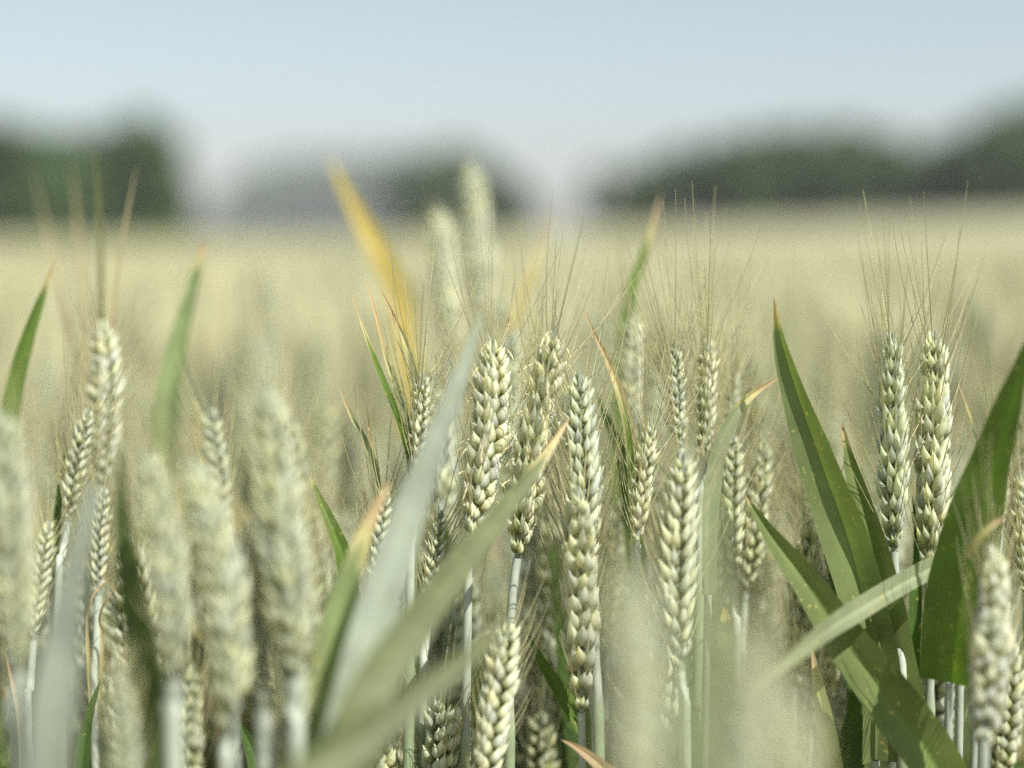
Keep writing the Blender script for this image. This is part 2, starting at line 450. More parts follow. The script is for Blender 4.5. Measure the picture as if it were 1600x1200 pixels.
# the crop beyond the plants one can tell apart: one mass of stalks, thinning into a closed canopy far out
def crop_mass():
    m = MB()
    def band(y0, y1, dens, pieces):
        area_n = int(dens * 0.5 * (0.60 + 0) * (y1 ** 2 - y0 ** 2) + dens * .5 * (y1 - y0))
        y = np.sqrt(rng.uniform(y0 ** 2, y1 ** 2, area_n))
        x = rng.uniform(-1, 1, area_n) * (0.30 * y * 1.25 + .25)
        return x, y
    def stalks(x, y, ring=4):
        n = len(x)
        g = terrain(x, y)
        h = rng.normal(.835, .024, n); lean = rng.normal(0, .06, (n, 2))
        el = rng.uniform(.065, .095, n); ew = rng.uniform(.0055, .0075, n)
        base = np.stack([x, y, g], 1)
        ax = unit(np.stack([lean[:, 0], lean[:, 1], np.ones(n)], 1))
        shade = rng.uniform(.85, 1.15, n)
        warm = rng.random((n, 1))
        ec = (np.array([.455, .475, .31]) * (1 - warm) + np.array([.49, .465, .29]) * warm) * shade[:, None]
        th = np.linspace(0, 2 * math.pi, 5, endpoint=False)
        ringdir = np.stack([np.cos(th), np.sin(th), 0 * th], 1)
        fr = [(-1.0, .22), (.0, .35), (.12, .9), (.55, 1.0), (.9, .6), (1.0, .1)]
        rings = []
        for t, rr in fr:
            if t < 0: cpt = base + ax * (h * .45)[:, None]
            else: cpt = base + ax * (h - el * (1 - t))[:, None]
            rings.append(cpt[:, None] + ringdir[None] * (ew * rr)[:, None, None])
        V = np.stack(rings, 1)                      # n, rings, 5, 3
        k = len(fr)
        cc = np.stack([np.array([.32, .36, .24]) * shade[:, None]] * 2 + [ec] * (k - 2), 1)
        cc = np.repeat(cc[:, :, None], 5, 2)
        jj = np.arange(5)
        ff = np.concatenate([np.stack([q * 5 + jj, q * 5 + (jj + 1) % 5, (q + 1) * 5 + (jj + 1) % 5, (q + 1) * 5 + jj], -1) for q in range(k - 1)])
        FF = (np.arange(n)[:, None, None] * (k * 5) + ff[None]).reshape(-1, 4)
        m.add(V.reshape(-1, 3), FF, cc.reshape(-1, 3))
        # awn tufts: two thin blades each above the ear
        tip = base + ax * h[:, None]
        for _ in range(4):
            a = rng.uniform(0, 2 * math.pi, n); sp = rng.uniform(.005, .022, n)
            d = np.stack([np.cos(a) * sp, np.sin(a) * sp, rng.uniform(.03, .055, n)], 1)
            sd_ = np.stack([-np.sin(a), np.cos(a), 0 * a], 1) * .0005
            st = tip - ax * (el * rng.uniform(.05, .6, n))[:, None]
            V = np.stack([st - sd_, st + sd_, st + d], 1)
            m.add(V.reshape(-1, 3), np.arange(n * 3).reshape(-1, 3), np.repeat(AWN_COL[None] * shade[:, None], 3, 0))
        # two blades each
        for _ in range(2):
            a = rng.uniform(0, 2 * math.pi, n)
            od = np.stack([np.cos(a), np.sin(a), 0 * a], 1); sdv = np.stack([-np.sin(a), np.cos(a), 0 * a], 1)
            l = rng.uniform(.10, .2, n)[:, None]; hb = (h * rng.uniform(.55, .82, n))[:, None]
            up = rng.uniform(.3, 1.0, n)[:, None]
            p0 = base + ax * hb
            p1 = p0 + od * l * .28 + np.array([0, 0, 1]) * l * .5 * up
            p2 = p0 + od * l * .62 + np.array([0, 0, 1]) * l * .62 * up
            ww = rng.uniform(.004, .007, n)[:, None]
            V = np.stack([p0 - sdv * ww * .8, p0 + sdv * ww * .8, p1 + sdv * ww, p1 - sdv * ww, p2], 1)
            ids = np.arange(n)[:, None] * 5
            yel = rng.random((n, 1)) < .12
            lc = np.where(yel, STRAW, SOFT * 1.4) * shade[:, None]
            CL = np.repeat(lc[:, None], 5, 1)
            V5 = V.reshape(-1, 3)
            m.add(V5, np.concatenate([ids + np.array([0, 1, 2, 3])]), CL.reshape(-1, 3))
            m.add(V5, np.concatenate([ids + np.array([3, 2, 4])]), CL.reshape(-1, 3))
    for y0, y1, dens in ((1.05, 3.2, 420), (3.2, 7, 230), (7, 16, 90)):
        stalks(*band(y0, y1, dens, 0))
    # canopy far out
    ys = np.concatenate([np.linspace(9, 30, 60), np.linspace(31, 112, 60)])
    xs = np.linspace(-1, 1, 90)
    XX = xs[None] * (ys[:, None] * .55 + 4); YY = ys[:, None] + 0 * XX
    ZZ = terrain(XX, YY) + .775 + rng.normal(0, .028, XX.shape)
    n = 90
    i = np.arange(len(ys) - 1)[:, None] * n; j = np.arange(n - 1)[None]
    F = np.stack([i + j, i + j + 1, i + n + j + 1, i + n + j], -1).reshape(-1, 4)
    sh = rng.uniform(.85, 1.12, (XX.size, 1))
    m.add(np.stack([XX, YY, ZZ], -1).reshape(-1, 3), F, np.array([.405, .40, .255]) * sh)
    return m
o = crop_mass().build("wheat_field", M_CROP, smooth_shade=False)
tag(o, "pale straw-green wheat field running back to the trees", "wheat field", kind="stuff")

# ------------------------------------------------------------------ far trees
def leaf_cloud(mb, centres, radii, per, size, base, rg):
    for cpt, rad in zip(centres, radii):
        d = unit(rg.normal(0, 1, (per, 3))) * (rg.random((per, 1)) ** .45) * rad
        d[:, 2] *= .8
        p = cpt + d
        nrm = unit(d / rad + rg.normal(0, .6, (per, 3)))
        a = unit(np.cross(nrm, rg.normal(0, 1, (per, 3)))); b = np.cross(nrm, a)
        s = size * rg.uniform(.6, 1.3, (per, 1))
        V = np.stack([p - a * s, p - b * s * .6, p + a * s, p + b * s * .6], 1)
        tone = rg.uniform(.75, 1.25, (per, 1)) * rg.uniform(.85, 1.15)
        mb.add(V.reshape(-1, 3), np.arange(per * 4).reshape(-1, 4), np.repeat(base[None] * tone, 4, 0))

def make_tree(name, label, group, loc, H, Wd, rg, base):
    t = empty(name, loc, label, "tree", group)
    tr = MB()
    trunk = spline([(0, 0, -.2), (rg.normal(0, .12), rg.normal(0, .12), H * .3), (rg.normal(0, .3), rg.normal(0, .3), H * .75)], 10)
    tube(tr, trunk, np.linspace(H * .03, H * .008, 10), np.array([.12, .095, .07]), 8)
    cents, rads = [], []
    for k in range(22):
        a = rg.uniform(0, 2 * math.pi); q = rg.random()
        zz = H * (.06 + .82 * q)
        rr = Wd * .5 * (.5 + .55 * math.sin(math.pi * min(1, .25 + q * .62))) * rg.uniform(.35, 1)
        cp = np.array([math.cos(a) * rr, math.sin(a) * rr, zz])
        cents.append(cp); rads.append(H * rg.uniform(.13, .21))
        st = trunk[min(9, int(2 + q * 6))]
        tube(tr, spline([st, (st + cp) / 2 + np.array([0, 0, -.04 * H]), cp], 5), np.linspace(H * .010, H * .003, 5), np.array([.12, .095, .07]), 5)
    cents.append(np.array([0, 0, H * .86])); rads.append(H * .15)
    tr.build("trunk", M_BARK, t)
    cr = MB()
    leaf_cloud(cr, cents, rads, 420, H * .036, base, rg)
    cr.build("crown", M_CROWN, t, smooth_shade=False)
    return t

TG = np.array([.060, .112, .030])
def row(specs, d, label, group, name, base):
    """specs: (photo x of the trunk, photo y of the top, crown width in photo px)"""
    protos = []
    for k, (px, ytop, wpx) in enumerate(specs):
        dd = d * (1 + .05 * math.sin(k * 2.4))
        x = (px - 800) / FPX * dd
        g = float(terrain(x, dd))
        H = (HY - ytop + 14) / FPX * dd + HC - g
        W_ = wpx * 1.15 / FPX * dd
        if k < 3:
            t = make_tree(name, label, group, (x, dd, g), H, W_, np.random.default_rng(100 + k + int(d)), base)
            protos.append((t, H, W_))
        else:
            src, h0, w0 = protos[k % 3]
            t = copy_tree(src); t.location = (x, dd, g)
            t.scale = (W_ / w0, W_ / w0, H / h0); t.rotation_euler = (0, 0, k * 1.7)
row([(-60, 197, 150), (30, 207, 140), (105, 217, 120), (175, 212, 110), (240, 190, 90), (272, 222, 50), (-10, 227, 120), (70, 242, 110), (205, 247, 90), (140, 252, 90), (262, 242, 60), (-140, 202, 150)], 120,
    "dark green tree in the clump at the far left of the field", "trees in the far left clump", "broadleaf_tree", TG)
row([(400, 278, 110), (470, 256, 130), (545, 251, 120), (610, 261, 110), (440, 291, 100), (510, 278, 110), (580, 286, 100), (770, 271, 90), (360, 321, 80)], 800,
    "low hazy grey-green tree on the distant skyline mid field", "hazy trees on the distant skyline", "distant_tree", TG)
row([(655, 256, 90), (710, 238, 100), (765, 278, 80), (690, 286, 90), (740, 291, 90), (810, 311, 60)], 210,
    "small dark tree standing apart before the hazy middle treeline", "dark trees before the hazy treeline", "broadleaf_tree", TG)
row([(975, 273, 100), (1050, 243, 120), (1130, 223, 130), (1215, 211, 140), (1300, 209, 140), (1385, 219, 130), (1455, 236, 110), (1010, 276, 90), (1090, 261, 110), (1170, 259, 110), (1260, 256, 120), (1345, 256, 110), (1425, 266, 100), (1480, 261, 90)], 150,
    "rounded dark green tree in the long row beyond the right side", "trees in the long right-hand row", "broadleaf_tree", TG)
row([(1540, 189, 120), (1620, 164, 160), (1580, 219, 130), (1510, 234, 80), (1700, 174, 150)], 140,
    "taller dark green tree ending the right-hand treeline", "taller trees at the right end", "broadleaf_tree", TG)

# ------------------------------------------------------------------ wheat one can tell apart
def stem_look(line, r0, zs, rg):
    """radius and colour down a stem: waxy bare neck, then a wrapped green sheath with a collar, and nodes"""
    z = line[:, 2]; sh = smooth(zs + .0015, zs - .0015, z) if False else (z < zs).astype(float)
    rad = r0 * (1 + .28 * sh + .10 * np.exp(-((z - zs + .001) / .0015) ** 2)) * np.linspace(1, 1.15, len(line))
    neck = STEM_COL * (1 + .06 * rg.normal()); sheath = np.array([.27, .34, .21]) * (1 + .1 * rg.normal())
    c = neck * (1 - sh[:, None]) + sheath * sh[:, None]
    for zn in (zs - .16, zs - .33):
        g = np.exp(-((z - zn) / .003) ** 2); rad = rad * (1 + .45 * g); c = c * (1 - .5 * g[:, None])
    return rad, c * (1 + .06 * np.sin(z * 260 + rg.random() * 6))[:, None]

def wheat(label, ear, z, stem=None, group=None, leaves=(), kw=None, rg_seed=0, n=20, name="wheat_stalk", cat="wheat", foot=(0, 0), stem_r=.0016, zb=None):
    """ear: photo points from ear base to ear tip at depth z; stem: photo points below the ear base"""
    rg = np.random.default_rng(500 + rg_seed)
    zb = z if zb is None else zb
    k = len(ear)
    E = [at(px, py, zb + (z - zb) * q / (k - 1)) for q, (px, py) in enumerate(ear)]
    S = [at(p[0], p[1], p[2] if len(p) > 2 else zb) for p in (stem or [])]
    last = S[-1] if S else E[0]
    prev = S[-2] if len(S) > 1 else (E[0] if S else E[1])
    d = unit(last - prev)
    sx = np.clip(d[0] / max(-d[2], .2), -.15, .15)
    gxy = np.array([last[0] + sx * .25 + foot[0], last[1] + .015 * rg.normal() + foot[1]])
    ground_pt = np.array([gxy[0], gxy[1], terrain(gxy[0], gxy[1])])
    midp = last * .6 + ground_pt * .4 + np.array([sx * .06, 0, 0])
    t = empty(name, ground_pt, label, cat, group)
    line = spline([E[0]] + S + [midp, ground_pt], 120)
    m = MB(); rad, cl = stem_look(line, stem_r, E[0][2] - rg.uniform(.035, .085), rg); tube(m, line - ground_pt, rad, cl, 10)
    # a node ring
    m.build("stem", M_STEM, t)
    make_ear(t, ground_pt, E, rg, n=n, **(kw or {}))
    for lf in leaves: attach(t, ground_pt, line, rg, lf)
    return t

def attach(t, gp, line, rg, lf):
    """lf: dict(pts=[(px,py,z)...tip to base], w=photo px width at z, join=True to run the base to the stem)"""
    pts = [at(*p) for p in lf['pts']]
    zm = np.mean([p[2] for p in lf['pts']])
    if lf.get('join', True):
        h = max(pts[-1][2] - lf.get('drop', .05), .2)
        k = int(np.argmin(np.abs(line[:, 2] - h)))
        pts.append(line[k])
    make_leaf(t, gp, pts, lf['w'] * zm / FPX, rg, lf.get('c', GREEN), lf.get('dry', 0), lf.get('roll', (0, 0)), lf.get('fold', .25),
              basew=lf.get('basew', .75), peak=lf.get('peak', .55), tipw=lf.get('tipw', 0.0))

def shoot(label, pts, w, seed, c=GREEN, dry=0.0, roll=(0, 0), fold=.25, group=None, more=(), peak=.55, basew=.8, foot=(0, 0), tipw=0.0, drop=.03):
    """a side shoot that shows only its blade(s): stem and leaf"""
    rg = np.random.default_rng(900 + seed)
    base = at(*pts[-1])
    gx_, gy_ = base[0] + foot[0], base[1] + foot[1]
    gp = np.array([gx_, gy_, terrain(gx_, gy_)])
    t = empty("wheat_shoot", gp, label, "wheat leaf", group)
    line = spline([base + np.array([0, 0, -drop]), (base + gp) / 2, gp], 20)
    m = MB(); tube(m, line - gp, np.linspace(.0014, .0022, 20), STEM_COL * .9, 8); m.build("stem", M_STEM, t)
    attach(t, gp, line, rg, dict(pts=pts, w=w, c=c, dry=dry, roll=roll, fold=fold, drop=drop, peak=peak, basew=basew, tipw=tipw))
    for lf in more: attach(t, gp, line, rg, lf)
    return t

HI = dict(lod=2, split=True)
def hi(**k): return dict(HI, **k)
def mid(**k): return dict(dict(lod=1), **k)
PI = math.pi

# --- the sharp ears across the middle
wheat("plump pale ear with fanned awns, just right of the broad blue-green blade", [(736, 838), (752, 740), (768, 640), (772, 515)], .500, [(733, 900), (730, 1000)],
      kw=hi(roll=.9, palette='white', fat=1.2, awn=1.15, awn_spread=1.35, anthers=.35, lean=1.15), rg_seed=1, n=20)
wheat("ear with tiny hanging anthers, leaning right above a bare bluish stem", [(808, 872), (826, 740), (850, 610), (873, 492)], .503, [(801, 930), (797, 1010), (796, 1200)],
      kw=hi(roll=1.25, palette='white', fat=1.05, awn=1.1, awn_spread=1.1, anthers=.6, lean=1.3, slim=.9), rg_seed=2, n=21)
wheat("sharpest two-rowed green ear standing straight, bare stem crossing the ear below", [(921, 888), (914, 780), (908, 670), (904, 565)], .497, [(929, 950), (931, 1050), (936, 1200)],
      kw=hi(roll=.06, palette='blue', fat=.93, awn=1.0, awn_spread=.75), rg_seed=3, n=20)
wheat("two-rowed shaded ear behind the sharpest ear's bare stem", [(924, 1065), (912, 960), (906, 870), (903, 780)], .512, [(928, 1120), (932, 1250)],
      kw=hi(roll=.1, palette='white', fat=1.12, awn=1.0, awn_spread=.8), rg_seed=4, n=18)
wheat("short ear just above the pale foreground smudge, awns crossing", [(995, 850), (1001, 770), (1012, 700), (1018, 645)], .503, [(992, 900), (990, 1100)],
      kw=hi(roll=.7, palette='white', fat=.95, awn=1.0, awn_spread=1.3), rg_seed=5, n=16)
wheat("soft cream two-rowed ear over a thin stem, beside a faint green blade", [(1062, 1048), (1058, 920), (1062, 800), (1072, 690)], .480, [(1068, 1100), (1072, 1200)],
      kw=hi(roll=.15, palette='white', fat=.84, awn=.9, awn_spread=.9), rg_seed=6, n=20)
wheat("small slim ear right of the middle, dark leaf edge at its left", [(1064, 700), (1058, 640), (1056, 585), (1054, 530)], .522, [(1068, 800), (1070, 1000)],
      kw=mid(roll=.5, palette='blue', fat=.95, awn=1.25, awn_spread=1.2), rg_seed=7, n=16)
wheat("slim ear with the tallest upright awns, above the bent orange-tipped leaf", [(1098, 720), (1103, 650), (1105, 580), (1106, 515)], .526, [(1094, 800), (1092, 1000)],
      kw=mid(roll=.9, palette='white', fat=.95, awn=1.3, awn_spread=1.1), rg_seed=8, n=17)
wheat("out-of-focus whitish ear behind the awns right of the sharp pair", [(985, 700), (985, 620), (988, 540), (992, 480)], .580, [(985, 800), (985, 1000)],
      kw=mid(roll=.6, palette='white', fat=1.1, awn=1.0), rg_seed=9, n=18)
wheat("ear with bluish stem below, left of a paired softer ear", [(1146, 905), (1142, 820), (1144, 740), (1148, 670)], .528, [(1148, 960), (1152, 1100)],
      kw=mid(roll=.3, palette='pale', fat=1.0, awn=1.0), rg_seed=10, n=17)
wheat("softer leaning ear paired right of the bluish stem", [(1166, 925), (1176, 840), (1188, 750), (1197, 680)], .540, [(1160, 1000), (1156, 1150)],
      kw=mid(roll=.4, palette='pale', fat=1.05, awn=.9), rg_seed=11, n=17)
wheat("blurred ear half hidden behind the bent orange-tipped leaf", [(1135, 700), (1140, 650), (1146, 600), (1150, 565)], .560, [(1132, 800), (1130, 1000)],
      kw=mid(roll=.8, palette='white', awn=1.0), rg_seed=12, n=14)
wheat("whitish ear crowded by three orange-tipped narrow leaves", [(648, 750), (652, 690), (657, 630), (663, 575)], .504, [(644, 850), (640, 1000)],
      kw=hi(roll=.8, palette='white', fat=1.0, awn=1.2, awn_spread=1.2), rg_seed=13, n=15,
      leaves=[dict(pts=[(546, 445, .500), (566, 510, .500), (596, 590, .501), (630, 680, .503), (642, 760, .506)], w=15, c=GREEN, dry=.13, roll=(30, 50), fold=.5, join=True),
              dict(pts=[(569, 430, .504), (584, 480, .504), (604, 560, .505), (632, 650, .506), (644, 740, .507)], w=15, c=SOFT, dry=.22, roll=(20, 40), fold=.5),
              dict(pts=[(592, 446, .502), (618, 500, .502), (642, 560, .503), (654, 640, .505), (652, 740, .507)], w=19, c=SOFT, dry=.16, roll=(-10, 20), fold=.4)])
wheat("two-rowed ear peeping out between the brown-tipped blade and the pale blade", [(586, 925), (590, 870), (597, 810), (604, 755)], .510, [(583, 1000), (580, 1150)],
      kw=hi(roll=.2, palette='white', awn=.9), rg_seed=14, n=14)
wheat("sliver of ear between the two broad crossing blades", [(668, 960), (676, 900), (684, 840), (692, 790)], .512, [(664, 1020), (660, 1150)],
      kw=mid(roll=.3, palette='white', awn=1.2), rg_seed=15, n=14)
wheat("low ear in the gap beside the brown-tipped blade's foot", [(514, 1210), (518, 1150), (528, 1090), (540, 1040)], .498, [(510, 1300)],
      kw=mid(roll=.2, palette='white', awn=.8), rg_seed=16, n=14)
wheat("cream two-rowed ear rising from the bottom, straight under the bluish stem", [(752, 1255), (766, 1150), (784, 1050), (799, 955)], .478, [(748, 1320)],
      kw=hi(roll=.45, palette='white', fat=1.1, awn=.5, awn_spread=.6), rg_seed=17, n=19)

# --- the pair on the right
wheat("bluish ear with side awns spread to the left, left one of a pair", [(1397, 862), (1396, 740), (1394, 620), (1396, 505)], .505, [(1399, 920), (1404, 1010), (1410, 1200)],
      kw=hi(roll=1.2, palette='blue', fat=1.12, awn=1.2, awn_spread=1.7, lean=1.25, slim=.82), rg_seed=20, n=22,
      leaves=[dict(pts=[(1425, 770, .520), (1432, 850, .520), (1428, 950, .520), (1420, 1080, .52)], w=34, c=DARK, fold=.3, roll=(20, 20))])
wheat("whiter sunlit ear standing close right of the bluish ear", [(1452, 892), (1456, 760), (1460, 630), (1462, 500)], .518, [(1452, 940), (1452, 1100)],
      kw=mid(roll=1.0, palette='white', fat=1.22, awn=1.25, awn_spread=1.1, lean=1.25, slim=.85), rg_seed=21, n=21)
wheat("wide blurred ear low on the right, in front of the others there", [(1535, 1165), (1545, 1060), (1552, 950), (1556, 845)], .45, [(1534, 1250)],
      kw=mid(roll=1.3, palette='white', fat=1.95, awn=.9, awn_spread=1.2, lean=1.1), rg_seed=22, n=19,
      leaves=[dict(pts=[(1572, 806, .455), (1540, 830, .455), (1512, 870, .46)], w=14, c=STRAW, dry=.4, join=False)])
wheat("ear cut by the right edge of the view", [(1604, 930), (1600, 860), (1596, 790), (1592, 730)], .520, [(1606, 1000), (1608, 1200)],
      kw=mid(roll=.6, palette='white', awn=1.1), rg_seed=23, n=16)
wheat("dark low ear behind the wide blurred ear's left", [(1548, 1100), (1553, 1040), (1560, 980), (1566, 920)], .56, [(1546, 1200)],
      kw=mid(roll=.6, palette='pale', awn=1.1), rg_seed=24, n=16)
wheat("greenish blurred ear low behind the three upright green leaves", [(1278, 880), (1270, 830), (1262, 785), (1256, 745)], .555, [(1282, 1000)],
      kw=mid(roll=.6, palette='pale', awn=1.2), rg_seed=25, n=14)
wheat("slim blurred ear behind the long drooping right-hand leaf", [(1560, 830), (1564, 780), (1568, 730), (1574, 690)], .56, [(1558, 950)],
      kw=mid(roll=.6, palette='white', awn=1.2), rg_seed=26, n=14)

# --- the left group
wheat("tall whitish blurred ear with brown-tipped leaf, first in from the left", [(158, 760), (164, 670), (166, 580), (160, 490)], .575, [(156, 850), (155, 1000)],
      kw=mid(roll=.9, palette='white', fat=1.2, awn=.6), rg_seed=30, n=20,
      leaves=[dict(pts=[(215, 252, .60), (200, 330, .598), (184, 420, .596), (172, 540, .592), (165, 700, .59)], w=9, c=BROWN * 1.15, fold=.4),
              dict(pts=[(150, 225, .62), (155, 320, .62), (158, 430, .615), (160, 640, .60)], w=13, c=OLIVE * .6, fold=.4)])
wheat("two-rowed ear leaning right, its top lost behind the tall whitish one", [(106, 815), (116, 755), (128, 690), (142, 630)], .530, [(98, 880), (92, 1000)],
      kw=mid(roll=.2, palette='white', awn=1.0), rg_seed=31, n=16)
wheat("slim curved ear low on the left beside a pale grey blade", [(52, 1000), (58, 935), (68, 870), (80, 805)], .530, [(48, 1080), (46, 1200)],
      kw=mid(roll=.2, palette='white', fat=.85, awn=.8), rg_seed=32, n=18)
wheat("slim upright two-rowed ear over small orange leaf tips", [(154, 930), (154, 870), (158, 810), (164, 755)], .530, [(152, 1000), (150, 1200)],
      kw=mid(roll=.2, palette='white', fat=.95, awn=.9), rg_seed=33, n=16,
      leaves=[dict(pts=[(180, 897, .52), (158, 915, .52), (142, 940, .52), (136, 990, .525)], w=7, c=SOFT, dry=.5),
              dict(pts=[(190, 905, .515), (168, 935, .515), (156, 965, .52), (160, 1010, .525)], w=7, c=SOFT, dry=.6)])
wheat("huge blurred ear cut by the left edge of the view", [(30, 1050), (22, 910), (12, 770), (2, 625)], .385, [(32, 1120), (36, 1250)],
      kw=mid(roll=.9, palette='soft', fat=0.9, awn=.4), rg_seed=34, n=19)
wheat("big blurred ear tapering to a thick pale stem, dark gap at its left", [(272, 1065), (268, 930), (248, 800), (222, 685)], .395, [(272, 1120), (274, 1250)],
      kw=mid(roll=.9, palette='soft', fat=0.84, awn=.35), rg_seed=35, n=19, stem_r=.0026)
wheat("broad blurred ear leaning left between two big blurred ears", [(354, 1150), (360, 1000), (334, 840), (290, 690)], .405, [(356, 1210), (358, 1290)],
      kw=mid(roll=1.2, palette='soft', fat=0.95, awn=.4), rg_seed=36, n=20)
wheat("tallest big blurred ear, long and leaning left", [(462, 1060), (450, 900), (430, 730), (410, 575)], .410, [(464, 1130), (466, 1260)],
      kw=mid(roll=.9, palette='soft', fat=0.76, awn=.4), rg_seed=37, n=24, stem_r=.0026)
wheat("narrow blurred ear rising behind the broad leaning one", [(352, 830), (345, 760), (336, 690), (326, 625)], .455, [(358, 900), (370, 1200)],
      kw=mid(roll=.3, palette='soft', awn=.5), rg_seed=38, n=15)
wheat("low blurred ear rising from the bottom edge on the left", [(198, 1290), (196, 1200), (192, 1110), (182, 1030)], .385, [(198, 1350)],
      kw=mid(roll=.9, palette='soft', fat=0.9, awn=.3), rg_seed=39, n=17)
wheat("long blurred ear reaching the bottom edge, just left of the brown-tipped blade", [(456, 1225), (458, 1120), (454, 1010), (446, 900)], .415, [(458, 1300)],
      kw=mid(roll=.7, palette='soft', fat=0.75, awn=.4), rg_seed=42, n=19)
wheat("low blurred ear on a pale sheath, half hidden under the tallest big ear", [(415, 1075), (408, 1010), (398, 950), (390, 890)], .42, [(416, 1130), (418, 1260)],
      kw=mid(roll=.4, palette='soft', awn=.4), rg_seed=40, n=14, stem_r=.0030)
wheat("blurred ear with bright tip low behind the narrow ear", [(490, 1020), (482, 950), (470, 880), (462, 800)], .43, [(492, 1100), (494, 1250)],
      kw=mid(roll=.5, palette='soft', awn=.5), rg_seed=41, n=15)

# --- very near, almost dissolved
wheat("pale ear smeared to a soft blur low in the middle, nearest of all", [(1010, 1360), (996, 1160), (988, 990), (986, 850)], .265, [(1012, 1460)],
      kw=mid(roll=.9, palette='soft', fat=1.45, awn=.3), rg_seed=50, n=18)
wheat("second pale smeared ear, right of the nearest one", [(1150, 1400), (1160, 1230), (1168, 1080), (1172, 950)], .26, [(1150, 1480)],
      kw=mid(roll=.9, palette='soft', fat=1.35, awn=.3), rg_seed=51, n=17)
wheat("pale smeared ear at the foot of the curved grey-green leaf", [(1240, 1420), (1244, 1290), (1240, 1160), (1228, 1040)], .27, [(1240, 1500)],
      kw=mid(roll=.9, palette='soft', fat=1.4, awn=.3), rg_seed=52, n=16)

# --- tall ears behind that rise over the horizon
wheat("tall blurred ear rising highest against the trees", [(752, 520), (748, 430), (742, 340), (738, 245)], .77, [(754, 620), (756, 800)],
      kw=mid(roll=.9, palette='white', fat=1.05, awn=.2), rg_seed=55, n=20)
wheat("blurred pale ear, lower left neighbour of the highest ear", [(708, 560), (702, 480), (692, 390), (684, 310)], .72, [(710, 660), (714, 800)],
      kw=mid(roll=.9, palette='white', fat=1.05, awn=.2), rg_seed=56, n=20)
wheat("faint blurred ear above the wide gap left of the orange blade", [(424, 520), (422, 470), (420, 430), (416, 400)], .95, [(424, 640)],
      kw=mid(roll=.9, palette='white', awn=.2), rg_seed=57, n=16)

# --- blades
shoot("blurred orange-yellow dry blade pointing up-left over the horizon", [(512, 240, .80), (552, 320, .795), (598, 405, .79), (628, 480, .785), (640, 600, .78)], 38, 1, c=YELLOW * np.array([1.0, 1.02, .9]), dry=.05, fold=.15, peak=.45)
shoot("blurred green blade with brownish tip behind the right-hand awns", [(1034, 300, .62), (1010, 385, .618), (985, 460, .615), (972, 560, .61), (966, 700, .60)], 26, 2, c=GREEN, dry=.12, fold=.3)
shoot("faint orange blurred blade behind the fan of awns", [(862, 325, .73), (838, 410, .725), (806, 490, .72), (780, 590, .71)], 13, 3, c=YELLOW, dry=.2)
shoot("thin green blade with orange tip at the far left", [(86, 405, .555), (66, 460, .556), (42, 530, .557), (24, 600, .558), (8, 720, .56)], 30, 4, c=GREEN, dry=.09, roll=(40, 10), fold=.4)
shoot("blurred straight green blade with yellow tip, left of the big blurred ears", [(320, 380, .63), (298, 460, .628), (276, 550, .625), (262, 640, .62), (255, 800, .615)], 44, 5, c=(GREEN + SOFT) * .55, dry=.06, fold=.3, tipw=.15)
shoot("short narrow leaf with orange tip, low left of the crowded ear", [(528, 602, .512), (548, 650, .512), (574, 700, .512), (590, 780, .513), (596, 900, .514)], 18, 6, c=SOFT, dry=.10, roll=(30, 30), fold=.5,
      more=[dict(pts=[(572, 628, .516), (580, 690, .516), (592, 760, .516), (596, 850, .516)], w=12, c=SOFT, dry=.2, fold=.4)])
shoot("green leaf with rust streaks and yellow margin, left of the brown-tipped blade", [(482, 738, .503), (500, 780, .503), (522, 830, .503), (538, 880, .504), (550, 1000, .506)], 34, 7, c=GREEN, dry=.04, roll=(15, 30), fold=.45)
shoot("blurred green blade with rusty brown tip, bottom left of centre", [(608, 755, .440), (572, 830, .437), (536, 930, .433), (514, 1040, .428), (500, 1230, .42)], 58, 8, c=(GREEN + SOFT) * .5, dry=.15, roll=(0, 10), fold=.2, tipw=.1)
shoot("broad smooth pale blue-green blade, the palest, rising past the plump ear", [(752, 490, .430), (726, 570, .426), (680, 690, .420), (622, 850, .412), (575, 1010, .404), (530, 1210, .395)], 70, 9, c=GLAUC * .82, fold=.12, roll=(0, 8), peak=.62, basew=.95, tipw=.05)
shoot("broad grey-green blade with orange tip crossing behind the palest blade", [(891, 652, .478), (850, 715, .468), (800, 780, .452), (720, 880, .425), (640, 990, .400), (560, 1120, .38)], 60, 10, c=np.array([.140, .162, .082]), dry=.10, fold=.18, peak=.72, basew=1.0)
shoot("very blurred green blade sweeping across the bottom left of centre", [(800, 960, .375), (740, 1020, .365), (650, 1090, .352), (550, 1170, .34), (430, 1260, .33)], 62, 11, c=np.array([.130, .152, .078]), fold=.15, peak=.5)
shoot("tall green leaf with orange tip, shaded fold along its right side", [(1209, 463, .497), (1220, 530, .497), (1243, 610, .497), (1280, 720, .498), (1318, 830, .500), (1345, 930, .502), (1372, 1060, .505)], 74, 12, c=np.array([.155, .200, .082]), dry=.045, roll=(-46, 10), fold=.55, peak=.5)
shoot("speckled green leaf standing left of the bluish ear", [(1315, 658, .502), (1328, 720, .502), (1350, 800, .502), (1374, 900, .503), (1396, 1010, .504), (1420, 1130, .506)], 58, 13, c=np.array([.150, .195, .070]), dry=.05, roll=(-24, 12), fold=.4, peak=.5)
shoot("long green leaf with pale edge running to the bottom right", [(1163, 772, .492), (1200, 830, .490), (1260, 910, .488), (1320, 1000, .486), (1390, 1095, .484), (1470, 1220, .482)], 82, 14, c=np.array([.125, .170, .052]), dry=.02, roll=(-8, 6), fold=.42, peak=.6, basew=1.0)
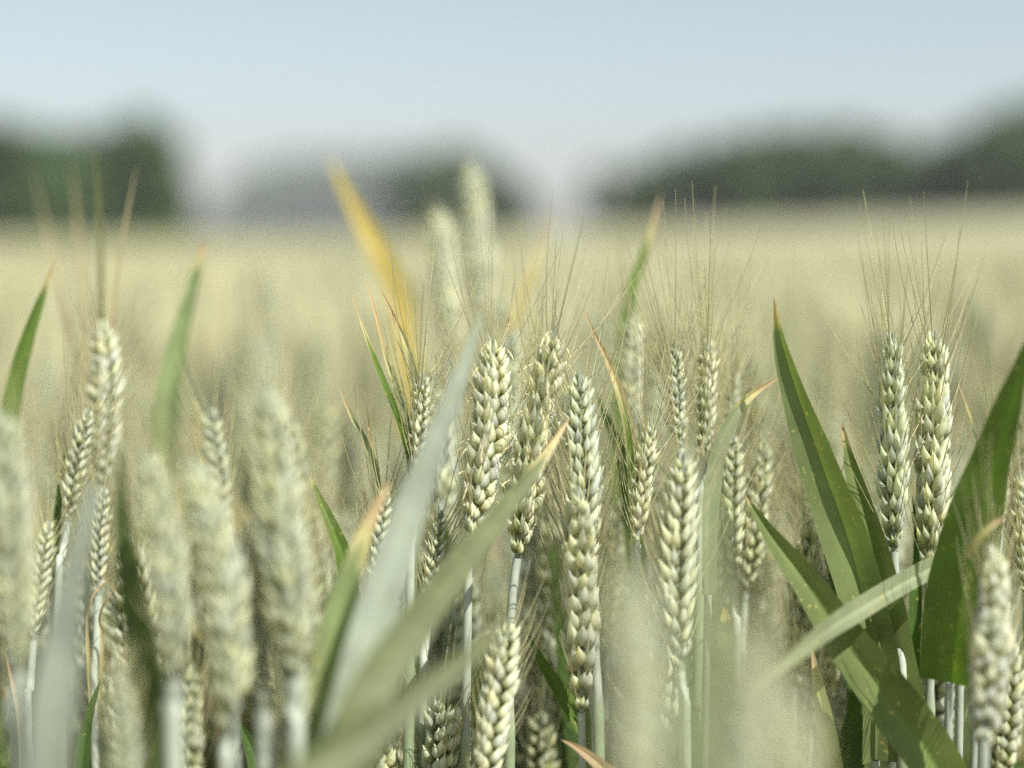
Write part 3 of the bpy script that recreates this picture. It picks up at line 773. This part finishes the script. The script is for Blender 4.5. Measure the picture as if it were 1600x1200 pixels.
shoot("narrow grey-green leaf bending across the other right-hand leaves", [(1180, 1075, .415), (1235, 1030, .440), (1290, 985, .462), (1360, 940, .478), (1420, 905, .486), (1462, 884, .490), (1505, 872, .492)], 36, 15, c=SOFT * 1.1, fold=.15, roll=(0, 0), peak=.45, basew=1.0, tipw=.3, foot=(.02, .02))
shoot("tall broad green leaf with darker lower part, rising to the right edge", [(1610, 518, .452), (1590, 590, .456), (1566, 670, .461), (1536, 770, .467), (1508, 880, .474), (1492, 980, .479), (1484, 1062, .483)], 112, 16, c=GREEN * .9, roll=(-52, -44), fold=.12, peak=.72, basew=.9, drop=.001)
shoot("thin green leaf at the right edge behind the tall broad one", [(1606, 530, .525), (1590, 580, .525), (1574, 650, .525), (1560, 740, .525), (1545, 900, .525)], 26, 17, c=SOFT, roll=(30, 20), fold=.4)
shoot("bent grey-green leaf with orange tip pointing right", [(1222, 587, .513), (1190, 606, .512), (1160, 630, .511), (1135, 670, .510), (1118, 720, .509), (1108, 800, .509)], 30, 18, c=SOFT * 1.1, dry=.16, roll=(10, 20), fold=.35)
shoot("narrow leaf with long orange tip rising right of the sharpest ear", [(910, 478, .514), (928, 520, .514), (950, 565, .515), (970, 620, .516), (985, 690, .518), (992, 820, .52)], 20, 19, c=GREEN, dry=.34, roll=(0, 10), fold=.4)
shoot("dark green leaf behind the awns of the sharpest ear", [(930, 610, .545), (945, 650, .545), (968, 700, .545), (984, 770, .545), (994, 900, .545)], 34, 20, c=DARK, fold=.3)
shoot("small orange-tipped leaf right of the whiter sunlit ear", [(1496, 598, .517), (1508, 630, .517), (1520, 670, .518), (1528, 730, .518), (1534, 850, .52)], 14, 21, c=SOFT, dry=.14, roll=(30, 30), fold=.5)
shoot("sharp orange leaf tip poking up at the bottom edge", [(876, 1155, .486), (905, 1170, .486), (940, 1198, .486), (975, 1240, .487)], 32, 22, c=SOFT, dry=.45, fold=.25)
shoot("dark green short leaf in the bottom edge under the big blurred ears", [(368, 1120, .52), (385, 1150, .52), (404, 1195, .52), (420, 1260, .52)], 46, 23, c=DARK, fold=.3)
shoot("dark glossy leaf edge leaning left below the bluish stem", [(822, 985, .512), (846, 1035, .512), (880, 1090, .513), (915, 1145, .514), (945, 1230, .515)], 40, 24, c=GREEN, roll=(30, 30), fold=.35)
shoot("dark leaf added for the deep shade behind the lower two-rowed ear", [(868, 850, .56), (878, 950, .56), (895, 1050, .56), (905, 1150, .56), (912, 1280, .56)], 60, 25, c=DARK, fold=.3, tipw=.3)  # dark green paints in the shadow deep between the central stalks
shoot("yellowing upright leaf under the narrow bending leaf", [(1268, 1010, .50), (1278, 1070, .50), (1290, 1140, .50), (1300, 1230, .50)], 38, 26, c=OLIVE * 1.3, dry=.1, fold=.3)
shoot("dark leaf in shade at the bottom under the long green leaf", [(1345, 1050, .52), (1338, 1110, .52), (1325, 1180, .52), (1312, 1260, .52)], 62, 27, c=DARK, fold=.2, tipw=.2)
shoot("very blurred grey-blue blade at the bottom left", [(150, 760, .370), (120, 880, .365), (95, 1020, .358), (75, 1230, .35)], 74, 28, c=GLAUC * .62, fold=.1, tipw=.2)
shoot("dark blurred blade added for the shadow in the gap beside the big tapering ear", [(190, 700, .415), (192, 800, .415), (208, 920, .415), (228, 1040, .415), (246, 1220, .415)], 58, 29, c=DARK * np.array([1.1, .9, 1.3]), fold=.2, tipw=.1)  # added blade, its dark colour stands for the shadow in this gap
shoot("narrow leaf with orange tip low at the left edge", [(8, 1018, .485), (20, 1070, .485), (32, 1130, .485), (40, 1230, .485)], 16, 30, c=STRAW * .8, dry=.3, fold=.4)
shoot("thin dark green leaf beside the leaning two-rowed left ear", [(104, 690, .535), (98, 730, .535), (92, 790, .535), (86, 900, .535)], 16, 31, c=DARK, fold=.4)
shoot("curved dark leaf low beside the pale grey blade", [(158, 1060, .50), (142, 1110, .50), (132, 1160, .50), (126, 1260, .50)], 30, 32, c=DARK, fold=.3)
shoot("faint pale green blurred blade over the cream ear's right row", [(1118, 760, .265), (1114, 860, .265), (1106, 990, .262), (1100, 1240, .26)], 58, 33, c=SOFT * 1.25, fold=.12, tipw=.3)
shoot("pair of dark upright leaves behind the three green leaves", [(1282, 830, .53), (1298, 880, .53), (1318, 940, .53), (1340, 1040, .53)], 42, 34, c=DARK, fold=.3)
shoot("short dark blade standing right of the deep gap", [(1575, 960, .54), (1570, 1040, .54), (1568, 1120, .54), (1566, 1260, .54)], 44, 35, c=DARK, fold=.3)
shoot("faint upright brown blade tip against the left trees", [(112, 245, .70), (120, 330, .70), (128, 430, .70), (136, 620, .70)], 9, 36, c=BROWN * 1.1, fold=.3, more=[dict(pts=[(48, 255, .72), (70, 340, .72), (92, 440, .715), (120, 600, .71)], w=8, c=BROWN * 1.1, fold=.3)])

# ------------------------------------------------------------------ the crowd of stalks behind (one of each kind, then copies)
def proto_plant(k, leafy=False):
    rg = np.random.default_rng(3000 + k + 50 * leafy)
    t = empty("wheat_stalk", (0, 0, 0), CROWD[k % 3][0], "wheat", CROWD[k % 3][1])
    H = .84 + .012 * rg.normal()
    lean = rg.normal(0, .018, 2)
    el = rg.uniform(.070, .090)
    top = np.array([lean[0], lean[1], H]); eb = np.array([lean[0] * .8, lean[1] * .8, H - el])
    line = spline([eb, (lean[0] * .3, lean[1] * .3, .45), (0, 0, 0)], 16)
    m = MB(); tube(m, line, np.linspace(.0015, .002, 16), STEM_COL, 6); m.build("stem", M_STEM, t)
    make_ear(t, (0, 0, 0), [eb, (eb + top) / 2 + rg.normal(0, .002, 3), top], rg, lod=1, n=18, roll=rg.uniform(0, 3), palette=['white', 'pale', 'blue'][k % 3], fat=1.25, awn=.9, awn_spread=1.1)
    for q in range(7 if leafy else 3):
        a = rg.uniform(0, 2 * PI); od = np.array([math.cos(a), math.sin(a), 0]); h = ([.70, .66, .60, .64, .57, .68, .62] if leafy else [.60, .54, .42])[q] + rg.normal(0, .03)
        l = rg.uniform(.08, .14) if leafy else rg.uniform(.15, .24); st = line[int(np.argmin(np.abs(line[:, 2] - h)))]
        up = rg.uniform(.45, 1.0)
        pts = [st + od * l * (.75 - .35 * up) + np.array([0, 0, l * (.15 + .75 * up)]), st + od * l * .30 + np.array([0, 0, l * .55 * up + .02]), st + od * .012 + np.array([0, 0, l * .2]), st]
        make_leaf(t, (0, 0, 0), pts, rg.uniform(.010, .015), rg, ([GREEN, SOFT, SOFT * 1.25, DARK] if leafy else [SOFT * 1.4, GREEN, STRAW * .75])[int(rg.integers(0, 4 if leafy else 3))], dry=rg.uniform(.03, .2), roll=(rg.uniform(-30, 30), 0), fold=.3, n=14, facing=od)
    return t
CROWD = [("whitish blurred ear in the crowd of stalks behind the sharp ears", "whitish stalks in the crowd behind"),
         ("greener blurred ear in the crowd of stalks behind the sharp ears", "greener stalks in the crowd behind"),
         ("bluish blurred ear in the crowd of stalks behind the sharp ears", "bluish stalks in the crowd behind")]
spots = []
rg = np.random.default_rng(77)
tries = 0
while len(spots) < 118 and tries < 20000:
    tries += 1
    y = math.sqrt(rg.uniform(.60 ** 2, 1.06 ** 2)); x = rg.uniform(-1, 1) * (.375 * y + .02)
    if all((x - a) ** 2 + (y - b) ** 2 > .026 ** 2 for a, b in spots): spots.append((x, y))
low = []
while len(low) < 98 and tries < 60000:
    tries += 1
    y = rg.uniform(.552, .68); x = rg.uniform(-1, 1) * (.37 * y)
    if all((x - a) ** 2 + (y - b) ** 2 > .011 ** 2 for a, b in low): low.append((x, y))
extra = [(948, 715, .56), (1226, 640, .59), (1124, 752, .55), (702, 610, .57), (556, 650, .60), (462, 640, .62), (98, 600, .78), (384, 560, .70), (1512, 620, .62),
         (932, 470, .68), (1160, 480, .70), (830, 560, .60), (1090, 850, .545), (1240, 860, .545), (1030, 900, .54), (845, 930, .56), (700, 1010, .54), (640, 1040, .545),
         (560, 980, .55), (1190, 800, .56), (60, 700, .60), (1590, 640, .60), (980, 560, .62)]
ext = []; low_top = {}
for px, py, d in extra:
    p = at(px, py, d)
    if d > .585: ext.append((p[0], p[1], p[2]))
    else: low.append((p[0], p[1])); low_top[len(low) - 1] = p[2]
n_ext = len(ext); spots = [e[:2] for e in ext] + spots
n_tall = len(spots); spots = spots + low
protos = []
for k, (x, y) in enumerate(spots):
    if k < 9:
        t = proto_plant(k); protos.append(t)
    else:
        if k == n_tall: protos = [proto_plant(q, True) for q in range(6)]
        t = protos[k - n_tall] if 0 <= k - n_tall < 6 else copy_tree(protos[k % len(protos)])
    t.location = (x, y, 0)
    s = min(rg.normal(.975, .028), 1.01) if y > .8 else min(rg.normal(.94, .02), .955)
    if k >= n_tall: s = low_top[k - n_tall] / .842 if k - n_tall in low_top else rg.uniform(.875, .955)
    if k < n_ext: s = ext[k][2] / .842
    t.scale = (1, 1, s)
    t.rotation_euler = (rg.normal(0, .02), rg.normal(0, .02), rg.uniform(0, 6.28))

# ------------------------------------------------------------------ air
def haze():
    x0, x1, y0, y1, z0, z1 = -560, 560, -20, 960, -5, 46
    V = np.array([(x0, y0, z0), (x1, y0, z0), (x1, y1, z0), (x0, y1, z0), (x0, y0, z1), (x1, y0, z1), (x1, y1, z1), (x0, y1, z1)], float)
    F = np.array([(0, 3, 2, 1), (4, 5, 6, 7), (0, 1, 5, 4), (1, 2, 6, 5), (2, 3, 7, 6), (3, 0, 4, 7)])
    mt, n, N, Lk = new_mat("air")
    out = N.new("ShaderNodeOutputMaterial"); pv = N.new("ShaderNodeVolumePrincipled")
    pv.inputs["Color"].default_value = (.86, .90, .95, 1); pv.inputs["Density"].default_value = 0.0005
    Lk.new(pv.outputs[0], out.inputs["Volume"])
    m = MB(); m.add(V, F, np.array([1, 1, 1.])); o = m.build("haze", mt, smooth_shade=False)
    tag(o, kind="stuff")
USE_HAZE = True
if USE_HAZE: haze()
